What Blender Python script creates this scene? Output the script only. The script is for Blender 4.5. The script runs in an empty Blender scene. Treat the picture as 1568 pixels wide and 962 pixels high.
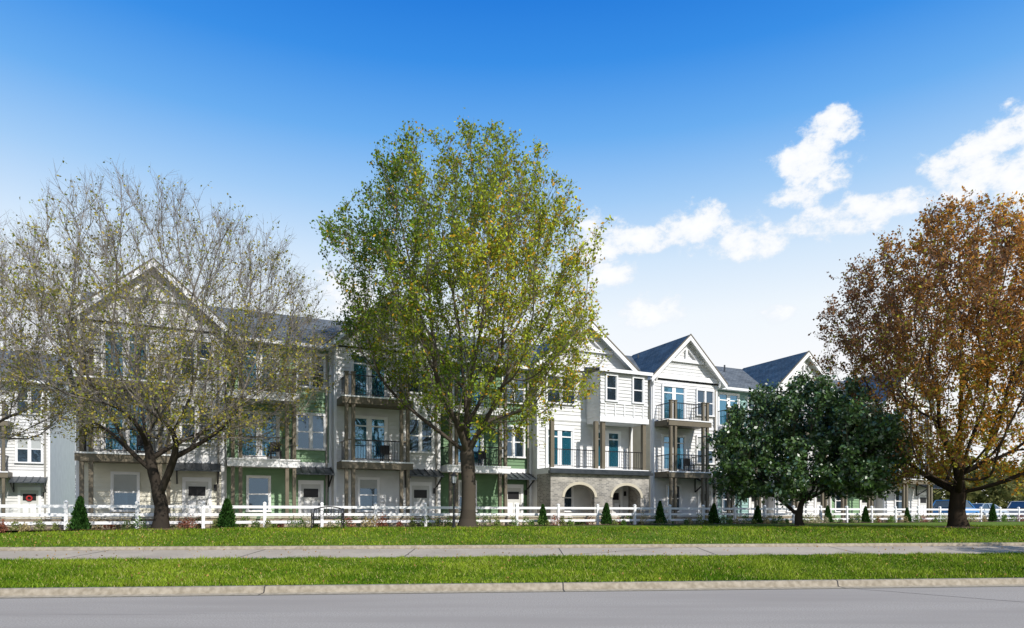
import bpy, math, random
import numpy as np
from mathutils import Vector
random.seed(3); rng=np.random.default_rng(7)
sc=bpy.context.scene
F=1045.0; CAMZ=1.65; HY=786.0
def px(x,Y): return (x-784.0)*Y/F
# ------------------------------------------------------------------ helpers
def link(o): sc.collection.objects.link(o); return o
def empty(name,loc=(0,0,0),rz=0):
    e=bpy.data.objects.new(name,None); e.location=loc; e.rotation_euler=(0,0,rz); e.empty_display_size=.3
    return link(e)
def npmesh(name,V,Fc,mat,parent=None,col=None,smooth=False):
    V=np.asarray(V,dtype=np.float32).reshape(-1,3); Fc=np.asarray(Fc,dtype=np.int32)
    me=bpy.data.meshes.new(name)
    k=Fc.shape[1]; n=len(Fc)
    me.vertices.add(len(V)); me.vertices.foreach_set("co",V.ravel())
    me.loops.add(n*k); me.loops.foreach_set("vertex_index",Fc.ravel())
    me.polygons.add(n); me.polygons.foreach_set("loop_start",np.arange(0,n*k,k,dtype=np.int32))
    try: me.polygons.foreach_set("loop_total",np.full(n,k,dtype=np.int32))
    except Exception: pass
    if smooth: me.polygons.foreach_set("use_smooth",np.ones(n,dtype=bool))
    me.update(calc_edges=True); me.validate()
    if col is not None:
        a=me.color_attributes.new("Col",'FLOAT_COLOR','POINT')
        c=np.ones((len(V),4),dtype=np.float32); c[:,:3]=col
        a.data.foreach_set("color",c.ravel())
    me.materials.append(mat)
    o=link(bpy.data.objects.new(name,me))
    if parent: o.parent=parent
    return o
# ------------------------------------------------------------------ materials
def newmat(name):
    m=bpy.data.materials.new(name); m.use_nodes=True
    nt=m.node_tree; b=nt.nodes["Principled BSDF"]
    return m,nt,b
def noise_mat(name,c1,c2,scale=3,rough=.8,detail=5,bump=0,bscale=40,bdist=.004,metal=0,c3=None,scale2=.3,stretch=None,spec=.5):
    m,nt,b=newmat(name); N=nt.nodes; L=nt.links
    tc=N.new('ShaderNodeTexCoord'); n=N.new('ShaderNodeTexNoise'); n.inputs['Scale'].default_value=scale; n.inputs['Detail'].default_value=detail
    L.new(tc.outputs['Object'],n.inputs['Vector'])
    r=N.new('ShaderNodeValToRGB'); r.color_ramp.elements[0].position=.35; r.color_ramp.elements[1].position=.65
    r.color_ramp.elements[0].color=(*c1,1); r.color_ramp.elements[1].color=(*c2,1)
    L.new(n.outputs['Fac'],r.inputs['Fac']); out=r.outputs['Color']
    if c3:
        n2=N.new('ShaderNodeTexNoise'); n2.inputs['Scale'].default_value=scale2; n2.inputs['Detail'].default_value=5
        if stretch:
            mp=N.new('ShaderNodeMapping'); mp.inputs['Scale'].default_value=stretch; mp.inputs['Rotation'].default_value=(0,0,-.1)
            L.new(tc.outputs['Object'],mp.inputs['Vector']); L.new(mp.outputs[0],n2.inputs['Vector'])
        else: L.new(tc.outputs['Object'],n2.inputs['Vector'])
        r2=N.new('ShaderNodeValToRGB'); r2.color_ramp.elements[0].position=.40; r2.color_ramp.elements[1].position=.66
        L.new(n2.outputs['Fac'],r2.inputs['Fac'])
        mx=N.new('ShaderNodeMixRGB'); L.new(r2.outputs['Color'],mx.inputs[0]); L.new(out,mx.inputs[1]); mx.inputs[2].default_value=(*c3,1); out=mx.outputs[0]
    L.new(out,b.inputs['Base Color']); b.inputs['Roughness'].default_value=rough; b.inputs['Metallic'].default_value=metal
    b.inputs['Specular IOR Level'].default_value=spec
    if bump:
        n3=N.new('ShaderNodeTexNoise'); n3.inputs['Scale'].default_value=bscale; L.new(tc.outputs['Object'],n3.inputs['Vector'])
        bp=N.new('ShaderNodeBump'); bp.inputs['Strength'].default_value=bump; bp.inputs['Distance'].default_value=bdist
        L.new(n3.outputs['Fac'],bp.inputs['Height']); L.new(bp.outputs['Normal'],b.inputs['Normal'])
    return m
def paint(name,c,rough=.55,var=.1):
    return noise_mat(name,tuple(x*(1-var) for x in c),c,scale=1.7,rough=rough,spec=.3)
def brick_mat(name,c1,c2,mortar,bw,rh,axis='UZ',msize=.012,rough=.85,bump=.5,cn=None):
    m,nt,b=newmat(name); N=nt.nodes; L=nt.links
    tc=N.new('ShaderNodeTexCoord'); sp=N.new('ShaderNodeSeparateXYZ'); L.new(tc.outputs['Object'],sp.inputs[0])
    cb=N.new('ShaderNodeCombineXYZ')
    if axis=='UZ':
        ad=N.new('ShaderNodeMath'); ad.operation='ADD'; L.new(sp.outputs[0],ad.inputs[0]); L.new(sp.outputs[1],ad.inputs[1])
        L.new(ad.outputs[0],cb.inputs[0]); L.new(sp.outputs[2],cb.inputs[1])
    elif axis=='UV': L.new(sp.outputs[0],cb.inputs[0]); L.new(sp.outputs[1],cb.inputs[1])
    else: L.new(sp.outputs[1],cb.inputs[0]); L.new(sp.outputs[2],cb.inputs[1])
    t=N.new('ShaderNodeTexBrick'); L.new(cb.outputs[0],t.inputs['Vector'])
    t.inputs['Color1'].default_value=(*c1,1); t.inputs['Color2'].default_value=(*c2,1); t.inputs['Mortar'].default_value=(*mortar,1)
    t.inputs['Scale'].default_value=1; t.inputs['Brick Width'].default_value=bw; t.inputs['Row Height'].default_value=rh; t.inputs['Mortar Size'].default_value=msize
    n=N.new('ShaderNodeTexNoise'); n.inputs['Scale'].default_value=1.3; n.inputs['Detail'].default_value=6; L.new(tc.outputs['Object'],n.inputs['Vector'])
    mr=N.new('ShaderNodeMapRange'); mr.inputs['From Min'].default_value=.3; mr.inputs['From Max'].default_value=.7; mr.inputs['To Min'].default_value=.7; mr.inputs['To Max'].default_value=1.2
    L.new(n.outputs['Fac'],mr.inputs['Value'])
    mx=N.new('ShaderNodeMixRGB'); mx.blend_type='MULTIPLY'; mx.inputs[0].default_value=1; L.new(t.outputs['Color'],mx.inputs[1]); L.new(mr.outputs[0],mx.inputs[2])
    L.new(mx.outputs[0],b.inputs['Base Color']); b.inputs['Roughness'].default_value=rough; b.inputs['Specular IOR Level'].default_value=.2
    bp=N.new('ShaderNodeBump'); bp.invert=True; bp.inputs['Strength'].default_value=bump; bp.inputs['Distance'].default_value=.008
    L.new(t.outputs['Fac'],bp.inputs['Height']); L.new(bp.outputs['Normal'],b.inputs['Normal'])
    return m
def leaf_mat(name,trans=.35,gloss=0):
    m,nt,b=newmat(name); N=nt.nodes; L=nt.links
    a=N.new('ShaderNodeAttribute'); a.attribute_name="Col"; N.remove(b)
    d=N.new('ShaderNodeBsdfDiffuse'); L.new(a.outputs['Color'],d.inputs['Color']); out=d.outputs[0]
    if trans:
        t=N.new('ShaderNodeBsdfTranslucent'); L.new(a.outputs['Color'],t.inputs['Color'])
        mx=N.new('ShaderNodeMixShader'); mx.inputs[0].default_value=trans
        L.new(out,mx.inputs[1]); L.new(t.outputs[0],mx.inputs[2]); out=mx.outputs[0]
    if gloss:
        g=N.new('ShaderNodeBsdfGlossy'); g.inputs['Roughness'].default_value=.4; g.inputs['Color'].default_value=(.8,.8,.8,1)
        mx=N.new('ShaderNodeMixShader'); mx.inputs[0].default_value=gloss
        L.new(out,mx.inputs[1]); L.new(g.outputs[0],mx.inputs[2]); out=mx.outputs[0]
    L.new(out,N['Material Output'].inputs['Surface'])
    return m
M={}
M['white']=paint('white_siding',(.72,.72,.71)); M['trim']=paint('white_trim',(.84,.84,.84),var=.04)
M['cream']=paint('cream_siding',(.76,.73,.61)); M['sage']=paint('sage_siding',(.23,.37,.21)); M['sage2']=paint('sage_dark_siding',(.14,.25,.125))
M['teal']=paint('grey_green_siding',(.29,.46,.43)); M['bluegray']=paint('blue_grey_siding',(.55,.64,.76))
M['tan']=paint('taupe_post',(.165,.14,.10)); M['beige']=paint('beige_panel',(.56,.51,.40))
M['black']=paint('black_metal',(.015,.015,.017),rough=.4); M['metal']=noise_mat('awning_metal',(.04,.05,.06),(.07,.08,.09),rough=.4,metal=.4)
M['shingle']=brick_mat('roof_shingles',(.10,.115,.13),(.165,.18,.19),(.05,.055,.06),.3,.14,'UV',msize=.01,bump=.4)
M['shingle_b']=brick_mat('blue_roof_shingles',(.03,.065,.11),(.055,.095,.145),(.015,.03,.05),.3,.14,'VZ',msize=.012,bump=.4)
M['brick']=brick_mat('grey_brick',(.42,.395,.35),(.21,.205,.195),(.46,.43,.38),.24,.085,'UZ')
M['stone']=brick_mat('tan_stone',(.58,.50,.37),(.38,.31,.22),(.24,.20,.15),.5,.17,'UZ',msize=.02,bump=.9)
M['door']=paint('pale_door',(.60,.60,.57)); M['blind']=paint('window_blind',(.45,.47,.46)); M['dark']=paint('dark_interior',(.03,.03,.03))
M['red']=paint('red_wreath',(.45,.03,.03)); M['spout']=paint('downspout',(.34,.32,.28))
def glass_mat(name,base,gl,f):
    m,nt,b=newmat(name); N=nt.nodes; L=nt.links
    tc=N.new('ShaderNodeTexCoord'); n=N.new('ShaderNodeTexNoise'); n.inputs['Scale'].default_value=1.4; L.new(tc.outputs['Object'],n.inputs['Vector'])
    bp=N.new('ShaderNodeBump'); bp.inputs['Strength'].default_value=.12; bp.inputs['Distance'].default_value=.05; L.new(n.outputs['Fac'],bp.inputs['Height'])
    b.inputs['Base Color'].default_value=(*base,1); b.inputs['Roughness'].default_value=.1
    g=N.new('ShaderNodeBsdfGlossy'); g.inputs['Color'].default_value=(*gl,1); g.inputs['Roughness'].default_value=.03
    L.new(bp.outputs['Normal'],g.inputs['Normal'])
    mx=N.new('ShaderNodeMixShader'); mx.inputs[0].default_value=f
    L.new(b.outputs[0],mx.inputs[1]); L.new(g.outputs[0],mx.inputs[2]); L.new(mx.outputs[0],N['Material Output'].inputs['Surface'])
    return m
M['glass']=glass_mat('window_glass',(.015,.028,.04),(.38,.62,.90),.15)
M['glass_b']=glass_mat('door_glass',(.015,.10,.15),(.34,.68,1.0),.27)
# ------------------------------------------------------------------ geometry accumulator
class B:
    def __init__(s): s.g={}
    def add(s,mat,vs,fs):
        V,Fc=s.g.setdefault(mat,([],[])); o=len(V); V.extend(vs); Fc.extend([tuple(i+o for i in f) for f in fs])
    def quad(s,mat,*p): s.add(mat,list(p),[tuple(range(len(p)))])
    def hexa(s,mat,p): s.add(mat,p,[(0,3,2,1),(4,5,6,7),(0,1,5,4),(1,2,6,5),(2,3,7,6),(3,0,4,7)])
    def box(s,mat,a,b,c,d,e,f):
        s.hexa(mat,[(a,c,e),(b,c,e),(b,d,e),(a,d,e),(a,c,f),(b,c,f),(b,d,f),(a,d,f)])
    def bar(s,mat,p,q,w,h=None):
        h=h or w; p=Vector(p); q=Vector(q); d=(q-p).normalized()
        up=Vector((0,0,1)) if abs(d.z)<.95 else Vector((0,1,0))
        a=d.cross(up).normalized()*w/2; b=a.cross(d).normalized()*h/2
        s.hexa(mat,[tuple(x) for x in (p-a-b,p+a-b,p+a+b,p-a+b,q-a-b,q+a-b,q+a+b,q-a+b)])
    def cyl(s,mat,c,r0,r1,z0,z1,n=12):
        vs=[];fs=[]
        for k,(r,z) in enumerate(((r0,z0),(r1,z1))):
            for i in range(n): t=2*math.pi*i/n; vs.append((c[0]+r*math.cos(t),c[1]+r*math.sin(t),z))
        for i in range(n): j=(i+1)%n; fs.append((i,j,n+j,n+i))
        fs.append(tuple(range(n-1,-1,-1))); fs.append(tuple(range(n,2*n)))
        s.add(mat,vs,fs)
    def done(s,parent,names={}):
        for mat,(V,Fc) in s.g.items():
            me=bpy.data.meshes.new(names.get(mat,mat)); me.from_pydata(V,[],Fc); me.update(); me.materials.append(M[mat])
            o=link(bpy.data.objects.new(names.get(mat,mat),me)); o.parent=parent
NAMES={'white':'siding_walls','trim':'white_trim','cream':'cream_walls','sage':'green_siding','sage2':'green_siding','teal':'grey_green_siding','bluegray':'blue_siding','tan':'balcony_posts','beige':'panels','black':'railings','metal':'awnings','shingle':'main_roof','shingle_b':'gable_roof','brick':'brick_base','stone':'stone','door':'doors','blind':'blinds','glass':'windows','glass_b':'balcony_doors','dark':'recess','red':'door_wreath','spout':'downspouts'}
# ------------------------------------------------------------------ townhouses
TH=math.radians(25.35); G0=1.0; F2=4.2; F3=7.35; EV=10.05; PK=12.95; RV=5.8
def sidf(b,m,u0,u1,v,z0,z1,h=.2):
    z=z0
    while z<z1-.01:
        t=min(z+h,z1)
        b.quad(m,(u0,v-.045,z),(u1,v-.045,z),(u1,v-.006,t),(u0,v-.006,t)); b.quad(m,(u0,v-.006,z),(u1,v-.006,z),(u1,v-.045,z),(u0,v-.045,z)); z=t
def sids(b,m,u,v0,v1,z0,z1,h=.2):
    z=z0
    while z<z1-.01:
        t=min(z+h,z1); a,c=v0,v1
        b.quad(m,(u-.035,c,z),(u-.035,a,z),(u-.006,a,t),(u-.006,c,t)); b.quad(m,(u-.006,c,z),(u-.006,a,z),(u-.035,a,z),(u-.035,c,z)); z=t
def window(b,u0,u1,v,z0,z1,two=False,gm='glass',blind=None):
    w=.09; y0=v-.13; y1=v-.004
    b.box('trim',u0-w,u1+w,y0-.01,y1,z1,z1+.13); b.box('trim',u0-w-.03,u1+w+.03,y0-.03,y1,z0-.09,z0)
    b.box('trim',u0-w,u0,y0,y1,z0,z1); b.box('trim',u1,u1+w,y0,y1,z0,z1)
    parts=[(u0,u1)]
    if two:
        c=(u0+u1)/2; b.box('trim',c-.06,c+.06,y0,y1,z0,z1); parts=[(u0,c-.06),(c+.06,u1)]
    r=random.random() if blind is None else blind
    for a,c in parts:
        zm=(z0+z1)/2
        b.box(gm,a,c,v-.050,v-.012,z0,z1)
        b.box('trim',a,c,v-.085,v-.052,zm-.03,zm+.03)
        b.box('trim',a,a+.035,v-.08,v-.052,z0,zm-.03); b.box('trim',c-.035,c,v-.08,v-.052,z0,zm-.03)
        b.box('trim',a,a+.035,v-.08,v-.052,zm+.03,z1); b.box('trim',c-.035,c,v-.08,v-.052,zm+.03,z1)
        if r<.3: b.box('blind',a+.036,c-.036,v-.060,v-.053,zm+.031+(.3 if r<.12 else 0),z1-.01)
def door(b,u0,v,z0,w=.95,h=2.1,wreath=False):
    u1=u0+w
    b.box('trim',u0-.14,u0,v-.10,v-.004,z0,z0+h); b.box('trim',u1,u1+.14,v-.10,v-.004,z0,z0+h); b.box('trim',u0-.14,u1+.14,v-.12,v-.004,z0+h,z0+h+.2)
    b.box('door',u0,u1,v-.06,v-.012,z0,z0+h)
    b.box('black',u0+.12,u1-.12,v-.068,v-.061,z0+1.45,z0+1.88)
    b.box('trim',u0+.12,u0+w/2-.05,v-.075,v-.061,z0+.25,z0+1.25); b.box('trim',u0+w/2+.05,u1-.12,v-.075,v-.061,z0+.25,z0+1.25)
    b.box('black',u1-.10,u1-.06,v-.10,v-.061,z0+.95,z0+1.15)
    b.box('black',u1+.24,u1+.36,v-.16,v-.05,z0+1.7,z0+1.98)
    if wreath:
        c=(u0+u1)/2
        for k in range(10):
            a=k*math.pi/5; a2=a+math.pi/5; b.bar('red',(c+.14*math.cos(a),v-.12,z0+1.6+.14*math.sin(a)),(c+.14*math.cos(a2),v-.12,z0+1.6+.14*math.sin(a2)),.08)
def french(b,u0,u1,v,z0,h=2.25):
    b.box('trim',u0-.1,u0,v-.13,v-.004,z0,z0+h); b.box('trim',u1,u1+.1,v-.13,v-.004,z0,z0+h); b.box('trim',u0-.1,u1+.1,v-.14,v-.004,z0+h,z0+h+.15)
    b.box('glass_b',u0,u1,v-.050,v-.012,z0,z0+h)
    c=(u0+u1)/2; b.box('trim',c-.07,c+.07,v-.09,v-.052,z0,z0+h)
    for a,d in ((u0,c-.07),(c+.07,u1)):
        b.box('trim',a,a+.07,v-.09,v-.052,z0,z0+h); b.box('trim',d-.07,d,v-.09,v-.052,z0,z0+h)
        b.box('trim',a+.07,d-.07,v-.09,v-.052,z0,z0+.25); b.box('trim',a+.07,d-.07,v-.09,v-.052,z0+h-.4,z0+h-.33)
def awning(b,u0,u1,v,z):
    b.hexa('metal',[(u0,v-1.05,z-.42),(u1,v-1.05,z-.42),(u1,v-.05,z-.04),(u0,v-.05,z-.04),(u0,v-1.05,z-.36),(u1,v-1.05,z-.36),(u1,v-.05,z+.02),(u0,v-.05,z+.02)])
    n=int((u1-u0)/.32)
    for i in range(n+1):
        u=u0+.03+(u1-u0-.06)*i/n; b.bar('metal',(u,v-1.05,z-.34),(u,v-.05,z+.04),.03,.05)
    for u in (u0+.1,u1-.1):
        b.bar('black',(u,v-.06,z-.95),(u,v-.95,z-.44),.06); b.bar('black',(u,v-.075,z-.95),(u,v-.075,z-.08),.05)
def rail(b,p,q,z,top=1.02):
    n=max(2,int(math.hypot(q[0]-p[0],q[1]-p[1])/.13))
    b.bar('black',(p[0],p[1],z+top),(q[0],q[1],z+top),.05,.05); b.bar('black',(p[0],p[1],z+.1),(q[0],q[1],z+.1),.035,.03)
    for i in range(1,n):
        t=i/n; x=p[0]+(q[0]-p[0])*t; y=p[1]+(q[1]-p[1])*t; b.box('black',x-.008,x+.008,y-.008,y+.008,z+.12,z+top-.03)
def balcony(b,u0,u1,v,d,zs,pm='tan',bm='tan'):
    vf=v-d; w=.16; g=.17
    top=zs[-1]+1.12
    for a in (u0,u0+w+g,u1-w,u1-2*w-g):
        b.box(pm,a,a+w,vf,vf+w,G0,top); b.box(pm,a-.03,a+w+.03,vf-.03,vf+w+.03,top,top+.05)
        b.box(pm,a-.025,a+w+.025,vf-.025,vf+w+.025,G0,G0+.25)
    for z in zs:
        b.box(bm,u0-.12,u1+.12,vf+w+.005,v-.05,z-.34,z)
        b.box(bm,u0-.16,u1+.16,vf-.05,vf-.002,z-.38,z-.06)
        b.box('trim',u0-.18,u1+.18,vf-.09,vf-.052,z-.07,z-.0)
        for s in (u0,u1-2*w-g): b.box(pm,s+w+.002,s+w+g-.002,vf+.05,vf+.12,z+1.0,z+1.06)
        rail(b,(u0+2*w+g,vf+.1),(u1-2*w-g,vf+.1),z)
        rail(b,(u0+.1,vf+w),(u0+.1,v-.05),z); rail(b,(u1-.1,vf+w),(u1-.1,v-.05),z)
    cu0=(u0+u1)/2+.6; cv=v-.7; z=zs[0]
    b.box('black',cu0-.25,cu0+.25,cv-.22,cv+.22,z+.42,z+.46); b.box('black',cu0-.25,cu0+.25,cv+.2,cv+.24,z+.47,z+.9)
    for s in (-.22,.22):
        for t in (-.19,.19): b.box('black',cu0+s-.02,cu0+s+.02,cv+t-.02,cv+t+.02,z+.002,z+.42)
def gable(b,u0,u1,v,wm='white'):
    uc=(u0+u1)/2; ov=.4; hw=(u1-u0)/2; sl=(PK-EV)/(hw+ov); fv=v-.5
    zw=PK-.16
    ze=PK-sl*hw-.16
    b.add(wm,[(u0,v,ze),(u1,v,ze),(uc,v,zw),(u0,v+.15,ze),(u1,v+.15,ze),(uc,v+.15,zw)],[(0,1,2),(5,4,3),(0,2,5,3),(1,4,5,2)])
    z=ze
    while z<zw-.05:
        t=min(z+.2,zw); a=(zw-z)/sl; c=(zw-t)/sl
        b.quad(wm,(uc-a,v-.035,z),(uc+a,v-.035,z),(uc+c,v-.006,t),(uc-c,v-.006,t)); b.quad(wm,(uc-a,v-.006,z),(uc+a,v-.006,z),(uc+a,v-.035,z),(uc-a,v-.035,z)); z=t
    zb=ze+(zw-ze)*.42; a=(zw-zb)/sl-.12
    b.box('trim',u0-.05,u1+.05,v-.16,v-.05,ze-.18,ze+.12)
    b.box('trim',uc-a,uc+a,v-.17,v-.04,zb-.10,zb+.10)
    b.box('trim',uc-.08,uc+.08,v-.16,v-.04,zb+.10,zw-.35)
    for s in (-1,1):
        b.bar('trim',(uc+s*a*.62,v-.12,zb+.1),(uc+s*.1,v-.12,zb+(zw-zb)*.55),.12,.1)
        b.bar('trim',(uc+s*hw*.97,v-.3,ze-.45),(uc+s*hw*.97,v-.48,ze+.0),.1)
    th=.13
    for s in (-1,1):
        ue=uc+s*(hw+ov)
        p=[(uc,fv,PK-th),(ue,fv,EV-th),(ue,RV-.1,EV-th),(uc,RV-.1,PK-th),(uc,fv,PK),(ue,fv,EV),(ue,RV-.1,EV),(uc,RV-.1,PK)]
        b.hexa('shingle_b',p)
        b.hexa('trim',[(uc,fv-.05,PK-.36),(ue,fv-.05,EV-.36),(ue,fv-.003,EV-.36),(uc,fv-.003,PK-.36),(uc,fv-.05,PK-.03),(ue,fv-.05,EV-.03),(ue,fv-.003,EV-.03),(uc,fv-.003,PK-.03)])
        b.hexa('tan',[(uc,fv-.075,PK-.05),(ue+s*.05,fv-.075,EV-.03-.05),(ue+s*.05,fv+.02,EV-.03-.05),(uc,fv+.02,PK-.05),(uc,fv-.075,PK+.03),(ue+s*.05,fv-.075,EV+.0),(ue+s*.05,fv+.02,EV+.0),(uc,fv+.02,PK+.03)])
        b.hexa('trim',[(uc,fv,PK-th-.05),(ue,fv,EV-th-.05),(ue,v-.002,EV-th-.05),(uc,v-.002,PK-th-.05),(uc,fv,PK-th-.003),(ue,fv,EV-th-.003),(ue,v-.002,EV-th-.003),(uc,v-.002,PK-th-.003)])
        b.box('trim',min(ue,ue+s*.06),max(ue,ue+s*.06),fv,v+3,EV-.2,EV-.04)
def unit(b,u0,u1,wm,gab,style='std',bm='tan',low=None,wreath=False):
    v=0 if gab else .7
    low=low or wm
    b.box(wm,u0,u1,v,11.5,G0-.3,EV-.05)
    sidf(b,low,u0,u1,v,G0,F2-.25); sidf(b,wm,u0,u1,v,F2+.0,EV-.1)
    b.box('trim',u0,u1,v-.08,v-.002,F2-.25,F2)
    if gab: b.box('trim',u0+.13,u1-.13,v-.065,v-.002,F3-.3,F3-.14)
    for a in (u0,u1-.13): b.box('trim',a,a+.13,v-.072,v-.003,G0,F2-.25); b.box('trim',a,a+.13,v-.072,v-.003,F2,EV-.1)
    b.box('spout',u1-.30,u1-.21,v-.17,v-.085,G0+.1,EV-.35)
    W=u1-u0
    if gab: gable(b,u0,u1,v,wm)
    else:
        b.box('trim',u0,u1,v-.5,v-.003,EV-.16,EV-.1); b.box('trim',u0,u1,v-.66,v-.5,EV-.2,EV-.04)
    b0=u0+.25; b1=u0+W*.62; r0=b1+.35; r1=u1-.4
    if style=='std':
        balcony(b,b0,b1,v,1.5,[F2,F3],'tan',bm)
        bc=(b0+b1)/2
        french(b,bc-.95,bc+.75,v,F2); french(b,bc-.95,bc+.75,v,F3)
        window(b,bc-.6,bc+.35,v,G0+.8,G0+2.35)
        rc=(r0+r1)/2
        window(b,rc-.68,rc+.62,v,F2+.7,F2+2.35,True); window(b,rc-.68,rc+.62,v,F3+.65,F3+2.2,True)
        door(b,rc-.5,v,G0,wreath=wreath); awning(b,rc-.95,rc+.95,v,G0+2.95)
    elif style=='brick':
        arch(b,u0,u1,-1.7,G0,F2-.35,[(u0+W*.28,.98),(u0+W*.76,.98)])
        b.box('brick',u0,u0+.3,-1.4,-.05,G0,F2-.35); b.box('brick',u1-.3,u1,-1.4,-.05,G0,F2-.35)
        b.box('metal',u0-.15,u1+.15,-1.95,-1.7,F2-.35,F2-.2); b.box('trim',u0,u1,-1.7,-.09,F2-.34,F2-.02)
        b.box('metal',u0-.08,u1+.08,-1.85,-1.72,F2-.2,F2-.08)
        door(b,u0+W*.72,v,G0); window(b,u0+W*.2,u0+W*.35,v,G0+.8,G0+2.3)
        vf=-1.55
        for a in (u0+.1,u0+W*.45,u0+W*.52,u1-.32):
            b.box('tan',a,a+.22,vf,vf+.22,F2-.02,F3-.45)
        rail(b,(u0+.3,vf+.1),(u0+W*.45,vf+.1),F2); rail(b,(u0+W*.52+.22,vf+.1),(u1-.3,vf+.1),F2)
        b.box('white',u0+W*.5,u1,-1.55,-.05,F3-.45,EV-.2)
        sidf(b,'white',u0+W*.5,u1,-1.55,F3-.15,EV-.2); sids(b,'white',u0+W*.5,-1.55,-.05,F3-.15,EV-.2)
        b.box('trim',u0+W*.5-.05,u1+.05,-1.63,-1.552,F3-.45,F3-.15)
        for k in range(5):
            uu=u0+W*.5+.3+k*.65; b.box('trim',uu,uu+.07,-1.62,-1.597,F3-.1,F3+.6)
        b.box('trim',u0+W*.5,u1,-1.625,-1.597,F3+.6,F3+.7)
        b.hexa('shingle_b',[(u0+W*.5-.2,-1.8,EV-.22),(u1+.2,-1.8,EV-.22),(u1+.2,-.05,EV+.12),(u0+W*.5-.2,-.05,EV+.12),(u0+W*.5-.2,-1.8,EV-.12),(u1+.2,-1.8,EV-.12),(u1+.2,-.05,EV+.22),(u0+W*.5-.2,-.05,EV+.22)])
        b.box('trim',u0+W*.5-.2,u1+.2,-1.85,-1.802,EV-.32,EV-.13)
        window(b,u0+W*.56,u0+W*.66,-1.55,F3+.8,F3+2.2,blind=.9); window(b,u0+W*.84,u0+W*.94,-1.55,F3+.8,F3+2.2,blind=.9)
        french(b,u0+W*.58,u0+W*.85,v,F2); french(b,u0+W*.1,u0+W*.35,v,F2)
        window(b,u0+W*.1,u0+W*.38,v,F3+.7,F3+2.2,True)
def arch(b,u0,u1,v,z0,z1,ops):
    th=.3; cur=u0
    for uc,w in ops:
        b.box('brick',cur,uc-w,v,v+th,z0,z1); cur=uc+w
        zs=z0+1.55; n=16
        for i in range(n):
            a0=math.pi*(1-i/n); a1=math.pi*(1-(i+1)/n)
            x0=uc+w*math.cos(a0); x1=uc+w*math.cos(a1); y0=zs+w*.72*math.sin(a0); y1=zs+w*.72*math.sin(a1)
            b.hexa('brick',[(x0,v,y0),(x1,v,y1),(x1,v+th,y1),(x0,v+th,y0),(x0,v,z1),(x1,v,z1),(x1,v+th,z1),(x0,v+th,z1)])
            k=1.16; X0=uc+w*k*math.cos(a0); X1=uc+w*k*math.cos(a1); Y0=zs+w*.72*k*1.05*math.sin(a0); Y1=zs+w*.72*k*1.05*math.sin(a1)
            b.hexa('beige',[(x0,v-.04,y0),(x1,v-.04,y1),(x1,v-.002,y1),(x0,v-.002,y0),(X0,v-.04,Y0),(X1,v-.04,Y1),(X1,v-.002,Y1),(X0,v-.002,Y0)])
    b.box('brick',cur,u1,v,v+th,z0,z1)
def mainroof(b,u0,u1,endm):
    th=.13; e=.35; vf=.1; vb=11.5
    a,c=u0-e,u1+e; zr=PK-.06
    b.hexa('shingle',[(a,vf,EV-th),(c,vf,EV-th),(c,RV,zr-th),(a,RV,zr-th),(a,vf,EV),(c,vf,EV),(c,RV,zr),(a,RV,zr)])
    b.hexa('shingle',[(a,RV,zr-th),(c,RV,zr-th),(c,vb,EV-th),(a,vb,EV-th),(a,RV,zr),(c,RV,zr),(c,vb,EV),(a,vb,EV)])
    for u,s in ((u0,-1),(u1,1)):
        x=u
        b.add(endm,[(x,.7,EV-.1),(x,11.4,EV-.1),(x,RV,zr-.2),(x-s*.1,.7,EV-.1),(x-s*.1,11.4,EV-.1),(x-s*.1,RV,zr-.2)],[(0,2,1) if s>0 else (0,1,2),(3,4,5),(0,3,5,2),(1,2,5,4)])
        for p,q in (((vf,EV),(RV,zr)),((RV,zr),(vb,EV))):
            o=a-.03 if s<0 else c+.03; i=a-.002 if s<0 else c+.002
            b.hexa('trim',[(o,p[0],p[1]-.25),(i,p[0],p[1]-.25),(i,q[0],q[1]-.25),(o,q[0],q[1]-.25),(o,p[0],p[1]-.01),(i,p[0],p[1]-.01),(i,q[0],q[1]-.01),(o,q[0],q[1]-.01)])
def sidewall(b,u,m,wins):
    sids(b,m,u,.02,11.4,G0,EV-.1)
    b.box('trim',u-.06,u-.002,.0,.13,G0,EV-.1)
    b.box('trim',u-.05,u-.037,.13,11.4,F2-.2,F2)
    for vc,z in wins:
        b.box('glass',u-.05,u-.012,vc-.35,vc+.35,z,z+.85)
        b.box('trim',u-.09,u-.01,vc-.46,vc-.35,z-.1,z+.97); b.box('trim',u-.09,u-.01,vc+.35,vc+.46,z-.1,z+.97)
        b.box('trim',u-.09,u-.01,vc-.35,vc+.35,z-.1,z); b.box('trim',u-.09,u-.01,vc-.35,vc+.35,z+.85,z+.97)
        b.box('trim',u-.08,u-.052,vc-.02,vc+.02,z,z+.85)
OX,OY=-21.2,28.3; cu,su=math.cos(TH),math.sin(TH)
def W(u,v): return (OX+cu*u-su*v, OY+su*u+cu*v)
def block(name,ou,ov,units,ends,wins=[]):
    x,y=W(ou,ov); e=empty(name,(x,y,0),TH); b=B()
    for t in units: unit(b,*t[:4],**(t[4] if len(t)>4 else {}))
    mainroof(b,units[0][0],units[-1][1],ends)
    sidewall(b,units[0][0],ends,wins)
    for i in range(4):
        u=units[0][0]+2+i*(units[-1][1]-units[0][0]-4)/3; b.cyl('metal',(u,4.2),.06,.06,11.5,12.6,8)
    b.done(e,NAMES)
block('townhouse_row',0,0,[(2.7,8.55,'white',True,dict(low='cream')),(8.55,13.6,'sage',False,dict(bm='trim')),(13.6,19.2,'white',True),(19.2,25.0,'sage2',False,dict(bm='trim')),(25.0,31.6,'white',True,dict(style='brick'))],'white')
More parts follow.
